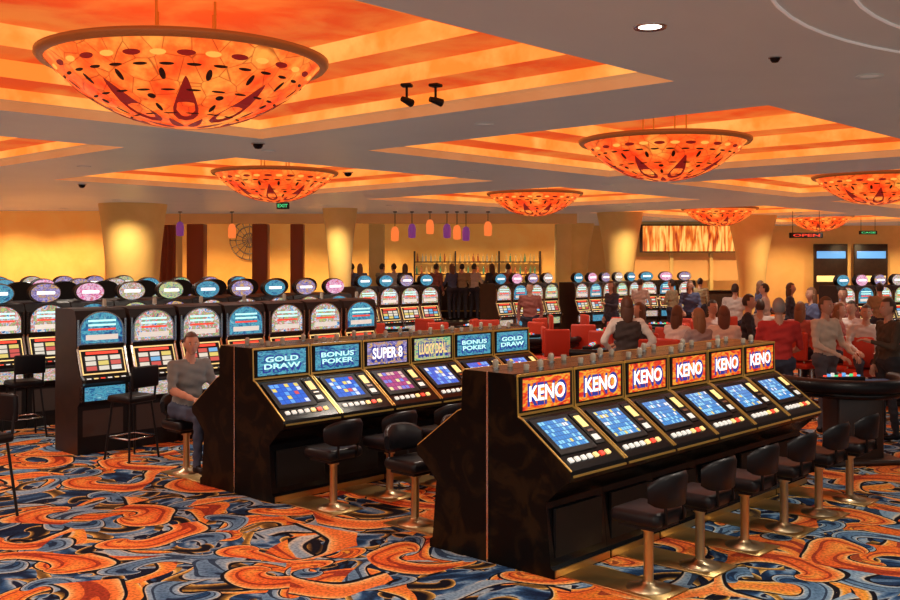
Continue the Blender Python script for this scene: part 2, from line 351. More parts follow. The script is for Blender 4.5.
def upright(topper,artm,tall=1.66):
    mb=MB(); w=.62; h=w/2
    prof=[(0,0),(-.55,0),(-.55,.55),(-.60,.60),(-.60,.78),(-.66,.82),(-.66,.86),(-.60,.90),(-.50,1.20),(-.52,1.24),(-.52,tall-.12),(-.48,tall-.02),(-.40,tall),(0,tall)]
    mb.prism(prof,-h,h,'blackm','wood')
    for sx in(-1,1):
        mb.prism([(-.612,.60),(-.612,.78),(-.672,.815),(-.672,.865),(-.612,.905),(-.512,1.205),(-.532,1.24),(-.532,tall-.12),(-.50,tall-.12),(-.50,1.2),(-.59,.9),(-.59,.6)],sx*(h-.018)-.012,sx*(h-.018)+.012,'chrome')
    mb.quad([(-.25,-.604,.61),(.25,-.604,.61),(.25,-.604,.77),(-.25,-.604,.77)],artm)
    mb.quad([(-.25,-.554,.2),(.25,-.554,.2),(.25,-.554,.5),(-.25,-.554,.5)],'dark')
    for i in range(6): mb.box((-.22+i*.085,-.64,.865),(.05,.03,.02),['softwhite','yellowlit','redlit','softwhite','yellowlit','softwhite'][i])
    def Q(x0,x1,z0,z1,o,mat):
        f=lambda z:-.60+(z-.90)/.30*.10-o
        mb.quad([(x0,f(z0),z0),(x1,f(z0),z0),(x1,f(z1),z1),(x0,f(z1),z1)],mat)
    Q(-.27,.27,.91,1.19,.003,'yellowlit'); Q(-.255,.255,.925,1.175,.005,'blackm'); Q(-.23,.23,.95,1.12,.008,'reels'); Q(-.2,.2,1.135,1.165,.008,'redlit')
    pts=[(-.26,1.26),(.26,1.26)]+[(.26*math.cos(a),1.42+(tall-.04-1.42)*math.sin(a)) for a in [math.pi*i/14 for i in range(15)]]
    def arch(o,sc,mat):
        c=(0,1.44); pp=[(x*sc,c[1]+(z-c[1])*sc) for x,z in pts]
        mb.add([(x,-.522-o,z) for x,z in pp],[list(range(len(pp)))],mat,False,[[((x+.3)/.6,(z-1.2)/.6) for x,z in pp]])
    arch(.004,1.06,'chrome'); arch(.006,.98,artm)
    mb.quad([(-.2,-.531,1.30),(.2,-.531,1.30),(.2,-.531,1.36),(-.2,-.531,1.36)],'softwhite')
    for z in(1.41,1.46,1.51): mb.quad([(-.17,-.531,z),(.17,-.531,z),(.17,-.531,z+.022),(-.17,-.531,z+.022)],'redlit' if z<1.45 else 'cyantxt')
    if topper:
        for sx in(-1,1): mb.tube([(sx*.12,-.35,tall-.02),(sx*.12,-.35,tall+.08)],.015,'chrome',8)
        c=(0,-.35,tall+.12)
        def ov(rx,rz,y0,y1,mat):
            n=24; a=[2*math.pi*i/n for i in range(n)]
            vs=[(rx*math.cos(t),y0,c[2]+rz*math.sin(t)) for t in a]+[(rx*math.cos(t),y1,c[2]+rz*math.sin(t)) for t in a]
            mb.add(vs,[(i,(i+1)%n,n+(i+1)%n,n+i) for i in range(n)],'blackm',True)
            mb.add(vs,[list(range(n))],mat,False,[[(.5+.5*math.cos(t),.5+.5*math.sin(t)) for t in a]])
            mb.add(vs,[list(range(n,2*n))[::-1]],'blackm')
        ov(.205,.125,-.42,-.30,topper); ov(.225,.142,-.40,-.32,'chrome')
        mb.tube([(-.12,-.425,c[2]),(.12,-.425,c[2])],.022,'white',8)
    mb.lathe([(.025,0),(.025,.08),(.018,.10)],(.2,-.2,tall),'glass',12); mb.lathe([(.03,0),(.03,.02)],(.2,-.2,tall),'chrome',12)
    return mb
UP=[upright(None,'artmix').mesh('up0'),upright('artblue','artmix').mesh('up1'),upright('artpink','artblue').mesh('up2'),upright('artmix','artgreen').mesh('up3'),upright(None,'artblue').mesh('up4'),upright('artpurp','artmix').mesh('up5'),upright('artgreen','artpurp').mesh('up6')]
P0=.69
for i in range(6):
    obj('video_keno_machine',VM['keno'],W(.345+i*P0,0),TH)
    obj('video_keno_machine',VM['keno'],W(.345+i*P0,0.0),TH+math.pi)
    obj('swivel_stool',STOOL,W(.27+i*P0,-1.19),TH)
kinds=['a','b','c','d','b','a']
for i in range(6):
    obj('video_poker_machine',VM[kinds[i]],W(.345+i*P0,3.18),TH)
    obj('video_poker_machine',VM['b'],W(.345+i*P0,3.18),TH+math.pi)
    obj('swivel_stool',STOOL,W(.25+i*P0,3.18-1.14),TH)
for i in range(6):
    obj('swivel_stool',STOOL,W(.38+i*P0,1.14),TH+math.pi)
    obj('swivel_stool',STOOL,W((.20 if i==0 else .30)+i*P0,3.18+1.16),TH+math.pi)
for v in(0,3.18):
    mb=MB(); mb.box((-.006,0,.70),(.012,.016,1.40),'chrome'); mb.box((4.146,0,.70),(.012,.016,1.40),'chrome')
    obj('bank_end_strip',mb.mesh('strip'),W(0,v),TH)
for i in range(7):
    obj('slot_machine',UP[0 if i%3 else 4],W(.17+i*.67,6.6),TH)
for i in range(3):
    obj('bar_stool',BSTOOL,W(.2+i*1.34,5.45),TH+.2)
tp=[1,2,5,3,1,6,5]
for i in range(12):
    obj('slot_machine',UP[tp[(i*2)%7]],W(-1.3+i*.64,8.9),TH)
    obj('slot_machine',UP[tp[i%7]],W(-1.3+i*.64,8.92),TH+math.pi)
for i in range(5): obj('bar_stool',BSTOOL,W(-1.3+i*1.28,7.7),TH-.1)
for i in range(14):
    obj('slot_machine',UP[tp[(i+1)%7]],W(-2.5+i*.66,12.2),TH)
for i in range(12):
    obj('slot_machine',UP[tp[(i*3)%7]],W(-2.0+i*.66,15.2),TH)
obj('bar_stool',BSTOOL,Vector((-4.03,8.6,0)),2.6)
def rowat(px,d,n,pitch=.64,rz=TH,sel=(1,2,5,3)):
    p=Vector(((px-450)/F*d,d,0))
    dx=Vector((math.cos(rz),math.sin(rz),0))
    for i in range(n): obj('slot_machine',UP[sel[i%len(sel)]],p+dx*pitch*i,rz)
rowat(352,22,4,sel=(1,1,5,1)); rowat(488,25,4); rowat(566,27,5); rowat(828,23,7,rz=TH-.3); rowat(640,30,3,rz=.3)
# ---------------------------------------------------------------- ceiling
ZC=3.73; DC=Vector((-2.2,8.33,0))
def C(u,v,z=0): p=DC+U*u+V*v; return Vector((p.x,p.y,z))
rows=[(0,[-7.57,0,7.57,15.4,23.2]),(7.9,[-8.3,-.7,6.87,14.7,24.0,31.6])]
XL,XR,YB,YF=-17,24,-2.5,42
mb=MB()
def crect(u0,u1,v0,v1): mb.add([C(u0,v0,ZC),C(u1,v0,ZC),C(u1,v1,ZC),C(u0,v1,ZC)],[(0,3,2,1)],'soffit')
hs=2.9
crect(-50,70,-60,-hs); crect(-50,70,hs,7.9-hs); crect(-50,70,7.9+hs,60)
for v,us in rows:
    prev=-50
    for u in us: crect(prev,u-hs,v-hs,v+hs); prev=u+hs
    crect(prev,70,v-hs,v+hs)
me=mb.mesh('ceiling'); bm=bmesh.new(); bm.from_mesh(me)
for co,no in(((XL,0,0),(-1,0,0)),((XR,0,0),(1,0,0)),((0,YB,0),(0,-1,0)),((0,YF,0),(0,1,0))):
    bmesh.ops.bisect_plane(bm,geom=bm.verts[:]+bm.edges[:]+bm.faces[:],plane_co=co,plane_no=no,clear_outer=True)
bm.to_mesh(me); bm.free(); obj('ceiling',me)
mb=MB(); lv=[(2.9,ZC),(2.9,3.82),(2.74,3.82),(2.74,3.93),(2.25,3.95),(2.25,4.12),(1.75,4.14),(1.75,4.34)]
mt=['lip','lip','riser','ledge','riser','ledge','riser']
for k in range(len(lv)-1):
    (a,za),(b,zb)=lv[k],lv[k+1]
    q=[(1,1),(-1,1),(-1,-1),(1,-1)]
    for i in range(4):
        p,r=q[i],q[(i+1)%4]
        mb.add([(p[0]*a,p[1]*a,za),(r[0]*a,r[1]*a,za),(r[0]*b,r[1]*b,zb),(p[0]*b,p[1]*b,zb)],[(0,1,2,3)],mt[k])
mb.add([(1.75,1.75,4.34),(-1.75,1.75,4.34),(-1.75,-1.75,4.34),(1.75,-1.75,4.34)],[(0,1,2,3)],'ledge')
TRAY=mb.mesh('tray')
Rr=1.2; DP=.58; RS=(Rr*Rr+DP*DP)/(2*DP)
def bz(r): return RS-DP-math.sqrt(RS*RS-r*r)
mb=MB()
mb.lathe([(.001,bz(0))]+[(r,bz(r)) for r in [.1*i for i in range(1,13)]],(0,0,0),'bowl',64,cap=False)
RM=MB(); RM.lathe([(1.19,-.03),(1.24,-.035),(1.27,0),(1.27,.03),(1.23,.045),(1.19,.04),(1.19,-.03)],(0,0,0),'rim',64,cap=False)
DE=MB()
def dec(th,r0,r1,wd,mat,shape='drop'):
    n=14; pts=[]
    for i in range(n):
        a=2*math.pi*i/n
        t=.5+.5*math.cos(a); wv=math.sin(a)*wd/2
        if shape=='drop': wv*=1.25-.95*t
        r=r0+(r1-r0)*t
        x=r*math.cos(th)-wv*math.sin(th); y=r*math.sin(th)+wv*math.cos(th)
        rr=math.hypot(x,y); z=bz(min(rr,1.199))
        nrm=Vector((x,y,z-(RS-DP))).normalized()*.008
        pts.append((x+nrm.x,y+nrm.y,z+nrm.z))
    DE.add(pts,[list(range(n))],mat)
for k in range(8):
    th=2*math.pi*k/8
    dec(th,.30,.92,.24,'petal')
    dec(th+math.pi/8,.10,.36,.10,'petal'); dec(th+math.pi/8,.5,.62,.04,'dash','o')
    dec(th+math.pi/8,.68,.74,.07,'dash','o')
for k in range(16):
    th=2*math.pi*(k+.5)/16
    dec(th,.88,.98,.05,'dash','o'); dec(th+.2,1.07,1.11,.15,'petal','o'); dec(th,1.07,1.11,.13,'amber','o')
for ring,n in((.46,16),(1.01,30),(.78,24)):
    for k in range(n):
        th=2*math.pi*(k+.3)/n; dec(th,ring-.012,ring+.012,.12,'dash','o')
RD=MB()
for k in range(4):
    a=math.pi/4+k*math.pi/2; RD.tube([(math.cos(a)*.35,math.sin(a)*.35,-.1),(math.cos(a)*.35,math.sin(a)*.35,.50)],.012,'brass',8)
    RD.tube([(math.cos(a)*.35,math.sin(a)*.35,-.1),(math.cos(a)*1.2,math.sin(a)*1.2,.02)],.01,'brass',6)
BW,RMm,DEm,RDm=mb.mesh('bowl'),RM.mesh('rim'),DE.mesh('mosaic'),RD.mesh('rods')
ZR=3.86
for v,us in rows:
    for u in us:
        p=C(u,v,0)
        t=obj('ceiling_coffer',TRAY,(p.x,p.y,0),TH)
        a0=math.atan2(-p.y,-p.x)
        e=obj('bowl_chandelier',None,(p.x,p.y,ZR),a0 if (u,v)==(0,0) else random.uniform(0,.78)); e.scale=(.93,.93,.93)
        obj('bowl',BW,parent=e); obj('rim',RMm,parent=e); obj('mosaic',DEm,parent=e); obj('rods',RDm,parent=e)
        l=bpy.data.lights.new('bulb','POINT'); l.energy=10; l.color=(1,.46,.15); l.shadow_soft_size=.2
        lo=bpy.data.objects.new('bulb',l); lo.parent=e; lo.location=(0,0,-.12); col.objects.link(lo)
def real_or_fill_spot(x,y,pw,z=ZC,colr=(1,.88,.74),ang=2.5,lens='lensfill'):  # default lens marks added fill spots; the bright lens is the real fixture
    e=obj('real_or_fill_downlight',None,(x,y,z))
    m=MB(); m.lathe([(.075,-.004),(.105,-.012),(.11,-.002),(.11,0)],(0,0,0),'soffit' if lens=='lensfill' else 'chrome',24,cap=False); m.lathe([(.001,-.003),(.075,-.003)],(0,0,0),lens,24,cap=False)
    obj('trim_ring',m.mesh('dl'),parent=e)
    l=bpy.data.lights.new('lamp','SPOT'); l.energy=pw; l.color=colr; l.spot_size=ang; l.spot_blend=.6; l.shadow_soft_size=.07
    lo=bpy.data.objects.new('lamp',l); lo.parent=e; lo.location=(0,0,-.03); col.objects.link(lo)
for u,v in[(-3.8,-4.5),(3.78,-4.2),(11.5,-4.2),(-3.8,0),(3.78,0),(11.5,0),(-3.8,3.95),(0,3.95),(3.78,3.95),(8,3.95),(12,3.95),(17,3.95),(3.1,7.9),(10.8,7.9),(-4.5,7.9),(3,12.3),(8,12.3),(-2,12.3),(19,0),(19,8),(14,12.3),(25,4)]:  # added fill spots spread over the soffit
    p=C(u,v); 
    if XL<p.x<XR and YB<p.y<YF-1: real_or_fill_spot(p.x,p.y,210)
real_or_fill_spot(1.3,6.5,120,lens='lens'); real_or_fill_spot(-.5,3.6,210); real_or_fill_spot(3.2,4.2,200); real_or_fill_spot(-4.5,4.4,200)  # first is the real fixture, the other three are added fill
for x,y in[(-15.5,28.5),(-13,28.5),(-11,28.5),(5,40),(14,40),(17,40),(20,40),(7.6,35.6),(10.6,35.6),(-8.2,24.6),(5.6,29.2),(10.8,31),(-3.4,27)]:
    real_or_fill_spot(x,y,430,colr=(1,.72,.38))  # spots added to brighten walls and columns
for rad in(3.52,3.10):
    m=MB(); m.tube([(5.0+rad*math.cos(math.radians(a)),4.2+rad*math.sin(math.radians(a)),ZC-.004) for a in range(60,186,5)],.012,'trimw',8); obj('trim_moulding',m.mesh('mould'))
# ---------------------------------------------------------------- shell
m=MB(); m.add([(XL,YB,0),(XR,YB,0),(XR,YF,0),(XL,YF,0)],[(0,1,2,3)],'carpet'); obj('floor',m.mesh('floor'))
def wall(name,x0,y0,x1,y1,mat,z0=0,z1=ZC+.02,t=.15):
    m=MB(); d=Vector((x1-x0,y1-y0,0)); L=d.length; m.box((L/2,t/2,(z0+z1)/2),(L,t,z1-z0),mat)
    return obj(name,m.mesh(name),(x0,y0,0),math.atan2(d.y,d.x))
wall('wall_back',-10.2,YF,XR,YF,'wall'); wall('wall_back_left',XL,30,-10.2,30,'wallbright'); wall('wall_return',-10.2,30,-10.2,YF,'walltan')
wall('wall_left',XL,YB,XL,30,'walltan'); wall('wall_right',XR,YF,XR,YB,'walltan')
m=MB(); m.box((0,0,.08),(26,.03,.16),'wood'); obj('baseboard_back',m.mesh('bb'),(7,YF-.03,0))
m=MB(); m.box((0,0,.2),(13.9,7.4,.40),'wood'); obj('lounge_platform',m.mesh('plat'),(-3.0,33.2,0))
wall('wall_lounge',-9.9,37,4.0,37,'wallbright',.0)
wall('lounge_soffit',-10.1,31.5,4.0,31.5,'walltan',3.42,ZC-.005,.4)
for x,w,mt_ in[(-8.3,.55,'redpil'),(-6.2,.5,'redpil'),(-5.0,.42,'redpil'),(-9.3,.5,'purple'),(3.7,.5,'column'),(-2.4,.5,'column')]:
    m=MB()
    if mt_=='purple':
        vs=[];n=12
        for i in range(n+1):
            for z in(.4,3.42): vs.append((-.3+.6*i/n,.08*math.sin(i*1.6),z))
        m.add(vs,[(2*i,2*i+2,2*i+3,2*i+1) for i in range(n)],'redpil',True); nm='curtain'
    else:
        m.box((0,0,1.925),(w,w,3.03),mt_,.03); m.box((0,0,.52),(w+.12,w+.12,.2),'wood',.02); nm='lounge_pillar'
    obj(nm,m.mesh(nm),(x,32.8,0))
m=MB(); 
for r in(.25,.5,.72): m.tube([(r*math.cos(a),0,r*math.sin(a)) for a in [2*math.pi*i/28 for i in range(28)]],.03,'chrome',6,True)
for i in range(8):
    a=math.pi*i/8; m.tube([(-.72*math.cos(a),0,-.72*math.sin(a)),(.72*math.cos(a),0,.72*math.sin(a))],.02,'chrome',6)
obj('wall_medallion',m.mesh('med'),(-8.1+.7,36.9,3.2-.2))
m=MB(); m.box((0,0,.95),(5.2,.6,1.1),'wood',.02); m.box((0,-.05,1.52),(5.4,.8,.06),'black',.02); m.tube([(-2.6,-.4,.62),(2.6,-.4,.62)],.025,'brass',8)
obj('bar_counter',m.mesh('bar'),(.6,32.6,0))
m=MB()
for z in(1.3,1.75,2.2): m.box((0,0,z),(4.6,.3,.04),'wood')
for sx in(-2.3,-.8,.8,2.3): m.box((sx,0,1.5),(.06,.32,2.2),'wood')
for z in(1.32,1.77,2.22):
    for k in range(26):
        x=-2.2+k*.172+random.uniform(-.03,.03)
        if abs(abs(x)-.8)<.08: continue
        m.lathe([(.035,0),(.035,.17),(.014,.22),(.014,.29)],(x,0,z),random.choice(['bottle','glass','bottle2','redpil','bottle']),8)
obj('back_bar_bottle_shelf',m.mesh('bbar'),(1.0,36.7,0))
def pendant(px,d,zb,mat):
    m=MB(); m.lathe([(.05,0),(.11,.02),(.12,.28),(.09,.40),(.03,.44)],(0,0,zb),mat,16); m.tube([(0,0,zb+.43),(0,0,ZC-.02)],.012,'blackm',6); m.lathe([(.06,-.03),(.06,0)],(0,0,ZC),'blackm',10)
    obj('pendant_lamp',m.mesh('pend'),((px-450)/F*d,d,0))
for px,mt_ in[(395,'ambglass'),(412,'purple'),(430,'ambglass'),(447,'purple'),(457,'ambglass'),(466,'purple'),(488,'ambglass'),(180,'purple'),(232,'ambglass')]:
    pendant(px,30.3,2.9+random.uniform(-.1,.15),mt_)
for x in(-8.5,-5.5,-2.5,.5,3): real_or_fill_spot(x,34.6,620,colr=(1,.70,.32))  # spots added to brighten the lounge and its back wall
def fcol(px,d,rb,rt):
    m=MB(); prof=[(rb,.25),(rb*1.0,1.2)]+[(rb+(rt-rb)*(i/8)**1.8,1.2+(ZC-1.2)*i/8) for i in range(1,9)]
    m.lathe(prof,(0,0,0),'column',40,cap=False); m.lathe([(rb+.06,0),(rb+.06,.24),(rb,.26)],(0,0,0),'wood',40,cap=False)
    obj('flared_column',m.mesh('fc'),((px-450)/F*d,d,0))
fcol(133,26.5,.66,.88); fcol(620,31,.40,.72); fcol(752,33,.42,.80); fcol(340,28.6,.30,.50); fcol(577,40,.4,.7)
m=MB(); m.quad([(-1.9,-.06,2.60),(1.9,-.06,2.60),(1.9,-.06,3.55),(-1.9,-.06,3.55)],'fireart'); m.box((0,0,3.08),(4.0,.1,1.04),'wood'); obj('fire_art_panel',m.mesh('fa'),(9.1,37.4,0))
m=MB(); m.box((0,.1,1.95),(4.4,.2,.9),'walltan'); m.box((0,-.4,.55),(4.4,.7,1.1),'wood',.03); m.box((0,-.4,1.12),(4.6,.8,.05),'black',.01)
for x in(-2.2,-.75,.75,2.2): m.box((x,0,1.9 if abs(x)>2 else 1.8),(.12,.3,3.6 if abs(x)>2 else 1.5),'column')
m.box((0,0,3.62),(4.6,.3,.2),'column')
obj('cashier_counter',m.mesh('cash'),(9.1,37.8,0))
def sign(px,d,z,w,h,mat,txt=None,tm='white',name='hanging_sign'):
    m=MB(); m.box((0,0,z),(w,.08,h),'blackm',.01); m.quad([(-w*.47,-.045,z-h*.42),(w*.47,-.045,z-h*.42),(w*.47,-.045,z+h*.42),(-w*.47,-.045,z+h*.42)],mat)
    if txt: addtext(m,txt,0,-.047,z,w*.8,h*.5,tm,.01)
    for sx in(-1,1): m.tube([(sx*w*.4,0,z+h/2),(sx*w*.4,0,ZC)],.008,'blackm',6)
    obj(name,m.mesh(name),((px-450)/F*d,d,0))
sign(283,24,3.55,.3,.16,'dark','EXIT','greenlit','exit_sign'); sign(806,30,3.0,1.0,.16,'dark','OPEN','redlit'); sign(868,34,3.2,.6,.12,'dark','CAGE','greenlit')
for px in (830,870):
    m=MB(); m.box((0,0,1.9),(1.4,.12,2.1),'wood',.02); m.box((0,-.08,2.5),(1.2,.03,.3),'bluelit',.01); m.box((0,-.08,1.5),(1.2,.03,.25),'yellowlit',.01); obj('wall_display_case',m.mesh('wd'),((px-450)/F*41.8,41.75,0))
for px,py in((405,98),(435,96)):
    d=(ZC-H)*F/(HOR-88); x=(px-450)/F*d
    m=MB(); m.tube([(0,0,ZC+.08),(0,0,ZC-.03)],.012,'blackm',8); m.tube([(-.05,.03,ZC-.045),(0,0,ZC-.055),(.06,-.03,ZC-.07)],[.025,.032,.038],'blackm',12); m.box((0,0,ZC+.085),(.1,.1,.03),'blackm',.01)
    p=Vector((x,d+ (0.35),0)); obj('track_spotlight',m.mesh('ts'),p,random.uniform(0,2))
for px,py in((258,143),(82,184),(348,172),(775,57)):
    d=(ZC-H)*F/(HOR-py); k=.45 if px==775 else .8; m=MB(); m.lathe([(.001,-.10*k),(.05*k,-.09*k),(.08*k,-.05*k),(.085*k,-.015*k)],(0,0,ZC),'black',20,cap=False); m.lathe([(.11*k,-.02*k),(.11*k,-.001)],(0,0,ZC),'chrome',20); obj('security_camera_dome',m.mesh('cd'),((px-450)/F*d,d,0))
# ---------------------------------------------------------------- tables + chairs
def table(w=1.9,d=1.15,felt='felt',rail=.055):
    m=MB(); n=20
    arc=[(w/2*math.cos(a),-d*math.sin(a)) for a in [math.pi*i/n for i in range(n+1)]]
    m.poly(arc[::-1],.80,.86,'wood',felt)
    m.tube([(x*1.0,y*1.0,.865) for x,y in arc],rail,'vinyl',10)
    m.tube([(x*.98,y*.98,.77) for x,y in arc],.04,'black',8)
    m.box((0,-.12,.885),(w*.36,.16,.05),'blackm',.01)
    for k in range(10): m.lathe([(.02,0),(.02,.015+.012*(k%3))],(-.2+.045*k,-.12,.91),['redlit','bluelit','softwhite','greenlit'][k%4],10)
    m.box((0,-.35,.42),(.55,.35,.76),'wood',.03); m.box((0,-.35,.03),(.9,.6,.06),'wood',.02)
    return m
TB=table().mesh('tb'); TB2=table(1.35,.80,'feltblue',.075).mesh('tb2')
def chair():
    m=MB()
    m.lathe([(.20,0),(.20,.015),(.05,.04),(.03,.06),(.03,.55)],(0,0,0),'chrome',20)
    m.box((0,0,.60),(.44,.42,.10),'orangev',.04,3)
    m.box((0,-.20,.90),(.44,.07,.44),'orangev',.033,3); 
    for sx in(-1,1): m.tube([(sx*.16,-.16,.58),(sx*.16,-.225,.75)],.015,'chrome',8)
    m.tube([(.17*math.cos(a),.17*math.sin(a),.25) for a in [2*math.pi*i/16 for i in range(16)]],.01,'chrome',6,True)
    return m
CH=chair().mesh('chair')
def pt(px,d): return Vector(((px-450)/F*d,d,0))
def tableset(px,d,rz,n=4,me=None):
    p=pt(px,d); obj('blackjack_table',me or TB,p,rz)
    R=Matrix.Rotation(rz,3,'Z')
    for i in range(n):
        a=math.pi*(i+.6)/(n+.2); q=R@Vector((1.42*math.cos(a),-1.62*math.sin(a),0))
        dv=-q; obj('casino_chair',CH,p+q,math.atan2(-dv.x,dv.y))
tableset(392,19.5,.2); tableset(470,20.5,.5); tableset(520,17.8,.6); tableset(603,19,.2,5); tableset(585,15.6,1.2,3); tableset(660,21,-.3); tableset(650,17,.4)
tableset(740,18.5,.1); tableset(860,19,-.1); tableset(440,16.8,.9,2); tableset(900,15.8,-.4,4)
obj('blackjack_table',TB2,pt(836,11.4),.15)
# ---------------------------------------------------------------- people
def person_mesh(pose='stand',shirt=(.5,.5,.5),pants=(.03,.04,.08),hair=(.06,.03,.015),longh=False,arms='down',female=False,seat=.65,vest=None,lean=0.0,sleeves=True,headturn=0,foot=.38):
    key=str(random.random())
    ms=P('shirt_cloth'+key[:6],shirt,.85); mp_=P('trouser_cloth'+key[:6],pants,.9); mh=P('hair'+key[:6],hair,.6); mshoe=M['vinyl']; mk=M['skin']
    mv=P('vest'+key[:6],vest,.8) if vest else ms
    sit=pose=='sit'
    ph=.95 if not sit else seat+.11
    dz=ph-.95
    def T(x,y,z):
        return Vector((x,y-lean*max(0,z-.95),z+dz))
    sw=.175 if female else .20
    J={}
    caps=[]
    def cap(a,b,ra,rb,m): caps.append((Vector(a),Vector(b),ra,rb,m))
    hw=.105 if female else .095
    cap(T(-hw,0,.95),T(hw,0,.95),.115,.115,mp_)
    cap(T(-.06,0,1.02),T(.06,0,1.02),.105,.105,mv); cap(T(-.055,0,1.12),T(.055,0,1.12),.095 if female else .108,.095 if female else .108,mv)
    cap(T(-.085,0,1.26),T(.085,0,1.26),.108,.108,mv)
    cap(T(-.10,0,1.36),T(.10,0,1.36),.092,.092,mv)
    if female: cap(T(-.07,-.06,1.28),T(.07,-.06,1.28),.065,.065,mv)
    cap(T(-sw+.03,.0,1.42),T(sw-.03,0,1.42),.055,.055,ms)
    cap(T(0,.005,1.42),T(0,-.01,1.55),.06,.05,mk)
    for s in(-1,1):
        sh=T(s*sw,0,1.42)
        if arms=='down': el=T(s*(sw+.06),.03,1.14); wr=T(s*(sw+.05),-.06,.90)
        elif arms=='fwd': el=T(s*(sw+.05),-.10,1.17); wr=T(s*.15,-.36,1.10)
        elif arms=='fwdlow': el=T(s*(sw+.06),-.06,1.15); wr=T(s*.14,-.33,1.02)
        elif arms=='hip': el=T(s*(sw+.16),.08,1.18); wr=T(s*(sw+.0),-.06,1.03)
        elif arms=='one': el=T(s*(sw+.05),-.08 if s>0 else .03,1.15); wr=T(s*.12,-.30,1.22) if s>0 else T(s*(sw+.05),-.05,.91)
        cap(sh,el,.058,.045,ms); cap(el,el.lerp(wr,.45),.045,.038,ms if sleeves else mk); cap(el.lerp(wr,.45),wr,.038,.028,mk if not sleeves else ms)
        d=(wr-el).normalized()
        cap(wr,wr+d*.07,.027,.03,mk)
        J[s]=(wr,d)
        hp=T(s*.095,0,.93)
        if sit: kn=Vector((s*.13,-.44,seat+.07)); an=Vector((s*.13,-.40,max(seat-foot,.09))) ; 
        else: kn=Vector((s*.10,-.02 if s>0 else -.05,.50)); an=Vector((s*.11,.03 if s>0 else -.02,.09))
        cap(hp,kn,.088,.058,mp_); cap(kn,kn.lerp(an,.4),.055,.056,mp_); cap(kn.lerp(an,.4),an,.056,.042,mp_)
        cap(an+Vector((0,.03,-.045)),an+Vector((s*.015,-.15,-.052)),.040,.034,mshoe)
    bmo=MB()
    for a,b,ra,rb,m in caps:
        d=(b-a); d.normalize()
        x=d.cross(Vector((0,0,1)));
        if x.length<.05: x=d.cross(Vector((0,1,0)))
        x.normalize(); y=d.cross(x); vs=[];rings=[]
        for j in range(1,5): ph_=-math.pi/2+math.pi/2*j/4; rings.append((a+d*ra*math.sin(ph_),ra*math.cos(ph_)))
        for j in range(0,4): ph_=math.pi/2*j/4; rings.append((b+d*rb*math.sin(ph_),rb*math.cos(ph_)))
        N=12
        for c,r in rings:
            for k in range(N): t=2*math.pi*k/N; vs.append(c+(x*math.cos(t)+y*math.sin(t))*r)
        fs=[(i*N+k,i*N+(k+1)%N,(i+1)*N+(k+1)%N,(i+1)*N+k) for i in range(len(rings)-1) for k in range(N)]
        vs+= [a-d*ra,b+d*rb]; q=len(vs)
        fs+=[(q-2,(k+1)%N,k) for k in range(N)]+[(q-1,(len(rings)-1)*N+k,(len(rings)-1)*N+(k+1)%N) for k in range(N)]
        bmo.add(vs,fs,'skin')
    me=bmo.mesh('tmp'); bm=bmesh.new(); bm.from_mesh(me); bmesh.ops.recalc_face_normals(bm,faces=bm.faces[:]); bm.to_mesh(me); bm.free()
    o=bpy.data.objects.new('tmp',me); col.objects.link(o)
    r=o.modifiers.new('r','REMESH'); r.mode='VOXEL'; r.voxel_size=.018
    s_=o.modifiers.new('s','SMOOTH'); s_.iterations=4; s_.factor=.5
    bpy.context.view_layer.update(); dg=bpy.context.evaluated_depsgraph_get()
    em=bpy.data.meshes.new_from_object(o.evaluated_get(dg))
    out=MB(); fs=[list(p.vertices) for p in em.polygons]; mm=[]
    vs=[]
    for v in em.vertices:
        c=v.co; k=.004*math.sin(c.z*70+c.x*25)+.003*math.sin(c.z*38-c.x*60+c.y*45)
        vs.append(c+v.normal*(k if c.z<1.45+dz else 0))
    for p in em.polygons:
        c=p.center; best=9;bmx=ms
        for a,b,ra,rb,m in caps:
            ab=b-a; t=max(0,min(1,(c-a).dot(ab)/max(ab.length_squared,1e-6)))
            dd=(c-(a+ab*t)).length-(ra+(rb-ra)*t)
            if dd<best: best=dd;bmx=m
        mm.append(bmx)
    out.add(vs,fs,mm,True)
    bpy.data.objects.remove(o); bpy.data.meshes.remove(em); bpy.data.meshes.remove(me)
    for s in(-1,1):
        wr,d=J[s]; side=Vector((1,0,0)); side=(side-d*side.dot(d))
        if side.length<.3: side=Vector((0,1,0))-d*d.y
        if abs(d.z)>.7: side=(Vector((0,-1,0))-d*(-d.y))
        side.normalize(); nrm=d.cross(side); 
        if nrm.z>0 and abs(d.z)<=.7: nrm=-nrm
        if abs(d.z)>.7 and nrm.x*s>0: nrm=-nrm
        pc=wr+d*.055
        R=Matrix((side,d,nrm)).transposed()
        out.ell(pc,(.042,.052,.017),mk,12,8,R)
        for k in range(4):
            L=[.062,.075,.070,.055][k]; b=wr+d*.09+side*(-.03+.02*k)
            out.tube([b,b+d*L*.45+nrm*.006,b+d*L*.8+nrm*.022,b+d*L*.95+nrm*.042],[.0095,.009,.008,.006],mk,7)
        ts=-side
        b=wr+d*.035+ts*.035; out.tube([b,b+d*.025+ts*.022,b+d*.055+ts*.028+nrm*.012],[.012,.011,.007],mk,7)
    hc=T(0,-.015,1.63); SU,SV=28,20
    Rh=Matrix.Rotation(headturn,3,'Z')
    hv=[];hf=[]
